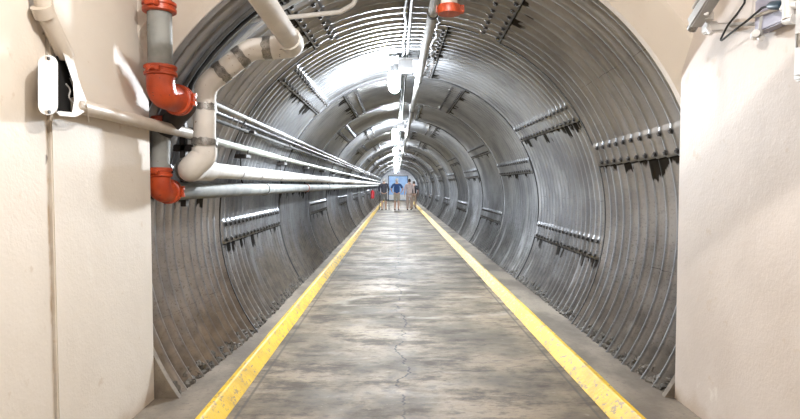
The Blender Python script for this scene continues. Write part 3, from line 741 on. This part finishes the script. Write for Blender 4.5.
    for sx in (-1, 1):
        hip, kn, an = legs[sx]
        c = [(pel, .142*k, .115*k), (hip, .104*k, .108*k), (hip.lerp(kn, .5), .092*k, .094*k), (kn, .078*k, .080*k)]
        if not shorts: c += [(kn.lerp(an, .5), .070*k, .072*k), (an, .060*k, .065*k)]
        ch.append(c)
    obj('shorts' if shorts else 'trousers', skin_mesh(ch), bottom, t, True)
    for sx in (-1, 1):
        st = stride*sx; c = [(P(sx*.10, st-.04, .05), .045*k, .042*k), (P(sx*.11, st+.09, .045), .050*k, .038*k), (P(sx*.118, st+.19, .035), .040*k, .028*k)]
        b2 = skin_mesh([c], level=1)
        mz = min(v.co.z for v in b2.verts)
        for v in b2.verts: v.co.z = max(v.co.z-mz if v.co.z-mz > 0 else 0, 0)
        obj('shoe', b2, shoe, t, True)
    if hair:
        b2 = bmesh.new(); r = bmesh.ops.create_uvsphere(b2, u_segments=20, v_segments=12, radius=1); dl = []
        for v in r['verts']:
            xx, yy, zz = v.co
            if yy > .35 and zz < .45: dl.append(v)
            v.co = P(0, .02, 1.63)+(Matrix.Rotation(turn, 3, 'Z') @ Vector((xx*.086, yy*.103-.006, zz*.122+.008)))*k
            if zz < -.6 and v not in dl: dl.append(v)
        bmesh.ops.delete(b2, geom=dl, context='VERTS'); obj('hair', b2, hair, t, True)
    return t, arms_pts
H_ = {n: cloth(n, c) for n, c in dict(white_hair=(.62, .60, .57), dark_hair=(.03, .022, .018), charcoal_top=(.075, .075, .095), black_top=(.015, .015, .018), grey_shorts=(.17, .165, .16), navy_shirt=(.03, .075, .21),
      khaki_shorts=(.42, .36, .29), cream_tunic=(.55, .45, .42), tan_trousers=(.42, .32, .26), dark_shoe=(.04, .03, .03), brown_shoe=(.12, .06, .045)).items()}
YP1 = 34.6
person('white-haired person in a charcoal top and grey shorts pushing the walker', -.72, YP1, 1.90, H_['charcoal_top'], H_['grey_shorts'], H_['white_hair'], H_['brown_shoe'], 'push', True, .08, sleeves=True)
person('bald person in a navy blue shirt and khaki shorts, middle of the group', .05, YP1, 1.88, H_['navy_shirt'], H_['khaki_shorts'], H_['white_hair'], H_['brown_shoe'], 'hips', True, .07)
person('dark-haired person in a long cream pink tunic, right of the blue shirt', .80, YP1+.1, 1.86, H_['cream_tunic'], H_['tan_trousers'], H_['dark_hair'], H_['dark_shoe'], 'down', False, .06, True, .5, shirt_name='tunic', sleeves=True)
person('person in black half hidden beside the cream tunic, farther ahead', 1.14, YP1+2.2, 1.74, H_['black_top'], H_['tan_trousers'], H_['dark_hair'], H_['dark_shoe'], 'down', False, .06)
# rollator walker
wx, wy = -.72, YP1+.42
t = thing('walker', 'black wheeled walker pushed by the person in charcoal', 'walker', (wx, wy, 0))
bm = bmesh.new()
for s in (-1, 1):
    tube(bm, fillet([(wx+s*.24, wy-.08, 1.06), (wx+s*.24, wy+.02, 1.06), (wx+s*.28, wy+.10, .55), (wx+s*.30, wy+.30, .12)], .05, 4), .016, seg=8)
    tube(bm, [(wx+s*.28, wy+.08, .62), (wx+s*.30, wy-.28, .12)], .016, seg=8)
tube(bm, [(wx-.28, wy+.10, .55), (wx+.28, wy+.10, .55)], .014, seg=8)
obj('frame', bm, M['black'], t, True)
bm = bmesh.new(); box(bm, (wx-.26, wy-.08, .60), (wx+.26, wy+.16, .63), .008); obj('seat', bm, M['black'], t)
for s in (-1, 1):
    for dy in (-.28, .30):
        obj('wheel', lathe((wx+s*.30-.018, wy+dy, .10), (1, 0, 0), [(0, .06), (.0, .095), (.006, .10), (.030, .10), (.036, .095), (.036, .06)], 18), M['black'], t, True)
    obj('grip', T([(wx+s*.24, wy-.13, 1.06), (wx+s*.24, wy-.02, 1.06)], .022, seg=8), M['black'], t, True)

# ------------------------------------------------------------ lamps added out of view in the room before the tunnel (around and above the camera)
def area(name, loc, size, power, col, rot):
    l = bpy.data.lights.new(name, 'AREA'); l.shape = 'RECTANGLE'; l.size, l.size_y = size; l.energy = power; l.color = col
    o = bpy.data.objects.new(name, l); C.objects.link(o); o.location = loc; o.rotation_euler = rot; return o
WARM = (1.0, .97, .935)
for i, (lx, ly, pw) in enumerate(((-.55, 1.35, 12), (-.4, -.8, 22))):  # unseen batten lights, added to light the room
    t = thing('room_light', ['white batten light on the room ceiling left of the doorway line', 'white batten light on the room ceiling behind the viewpoint'][i], 'lamp', (lx, ly, ZC))
    bm = bmesh.new(); box(bm, (lx-.10, ly-.32, ZC-.07), (lx+.10, ly+.32, ZC), .01); obj('housing', bm, M['white_plastic'], t)
    area('room_lamp', (lx, ly, ZC-.09), (.16, .6), pw, WARM, (0, 0, 0)).parent = t
    t.children[-1].location = (0, 0, -.09)
# bulb and hung panel added out of view to shade the upper right wall
t = thing('room_bulb', 'small bare bulb on a cord from the room ceiling, just ahead of the viewpoint', 'lamp', (.05, 1.5, ZC))
L = Vector((.05, 1.5, 3.1))
obj('cord', T([(L.x, L.y, ZC), (L.x, L.y, L.z+.05)], .006, seg=8), M['black'], t, True)
obj('bulb_socket', T([(L.x, L.y, L.z+.10), (L.x, L.y, L.z+.04)], .022, seg=12), M['white_plastic'], t, True)
pl = bpy.data.lights.new('bulb_light', 'POINT'); pl.energy = 105; pl.shadow_soft_size = .022; pl.color = WARM
po = bpy.data.objects.new('bulb_light', pl); C.objects.link(po); po.parent = t; po.location = L-t.location
A_, B_ = Vector((1.83, 2.62, 1.5)), Vector((1.83, 3.73, .92)); a_, b_ = L.lerp(A_, .35), L.lerp(B_, .35); dd = (b_-a_)
lo0, lo1 = a_-dd*1.9, b_+dd*.05
t = thing('light_baffle', 'grey sheet metal panel hung from the room ceiling beside the bulb', 'baffle', (lo0.x, lo0.y, ZC))
bm = bmesh.new(); hexa([lo0, lo1, lo1+Vector((0, 0, .22)), lo0+Vector((0, 0, .22))], [p+Vector((.02, 0, 0)) for p in (lo0, lo1, lo1+Vector((0, 0, .22)), lo0+Vector((0, 0, .22)))], bm); bmesh.ops.recalc_face_normals(bm, faces=bm.faces[:])
obj('sheet', bm, M['grey_plastic'], t)
for u in (.15, .85):
    q = lo0.lerp(lo1, u)+Vector((.01, 0, .2)); obj('rod', T([q, (q.x, q.y, ZC)], .006, seg=8), M['grey_plastic'], t)
w = bpy.data.worlds.new('world'); bpy.context.scene.world = w; w.use_nodes = True
w.node_tree.nodes['Background'].inputs[0].default_value = (.9, .93, 1, 1); w.node_tree.nodes['Background'].inputs[1].default_value = .02

# ------------------------------------------------------------ camera and view
cam = bpy.data.cameras.new('camera'); cam.lens = FPX/800*36; cam.sensor_width = 36; cam.clip_start = .05; cam.clip_end = 200
co = bpy.data.objects.new('camera', cam); C.objects.link(co); co.location = (0, 0, EYE); co.rotation_euler = (PI/2-PITCH, 0, -YAW)
s = bpy.context.scene; s.camera = co
s.view_settings.view_transform = 'Standard'; s.view_settings.look = 'None'; s.view_settings.gamma = 1; s.view_settings.exposure = 0.6
s.view_settings.use_curve_mapping = False
s.cycles.max_bounces = 10; s.cycles.diffuse_bounces = 6; s.cycles.sample_clamp_indirect = 6
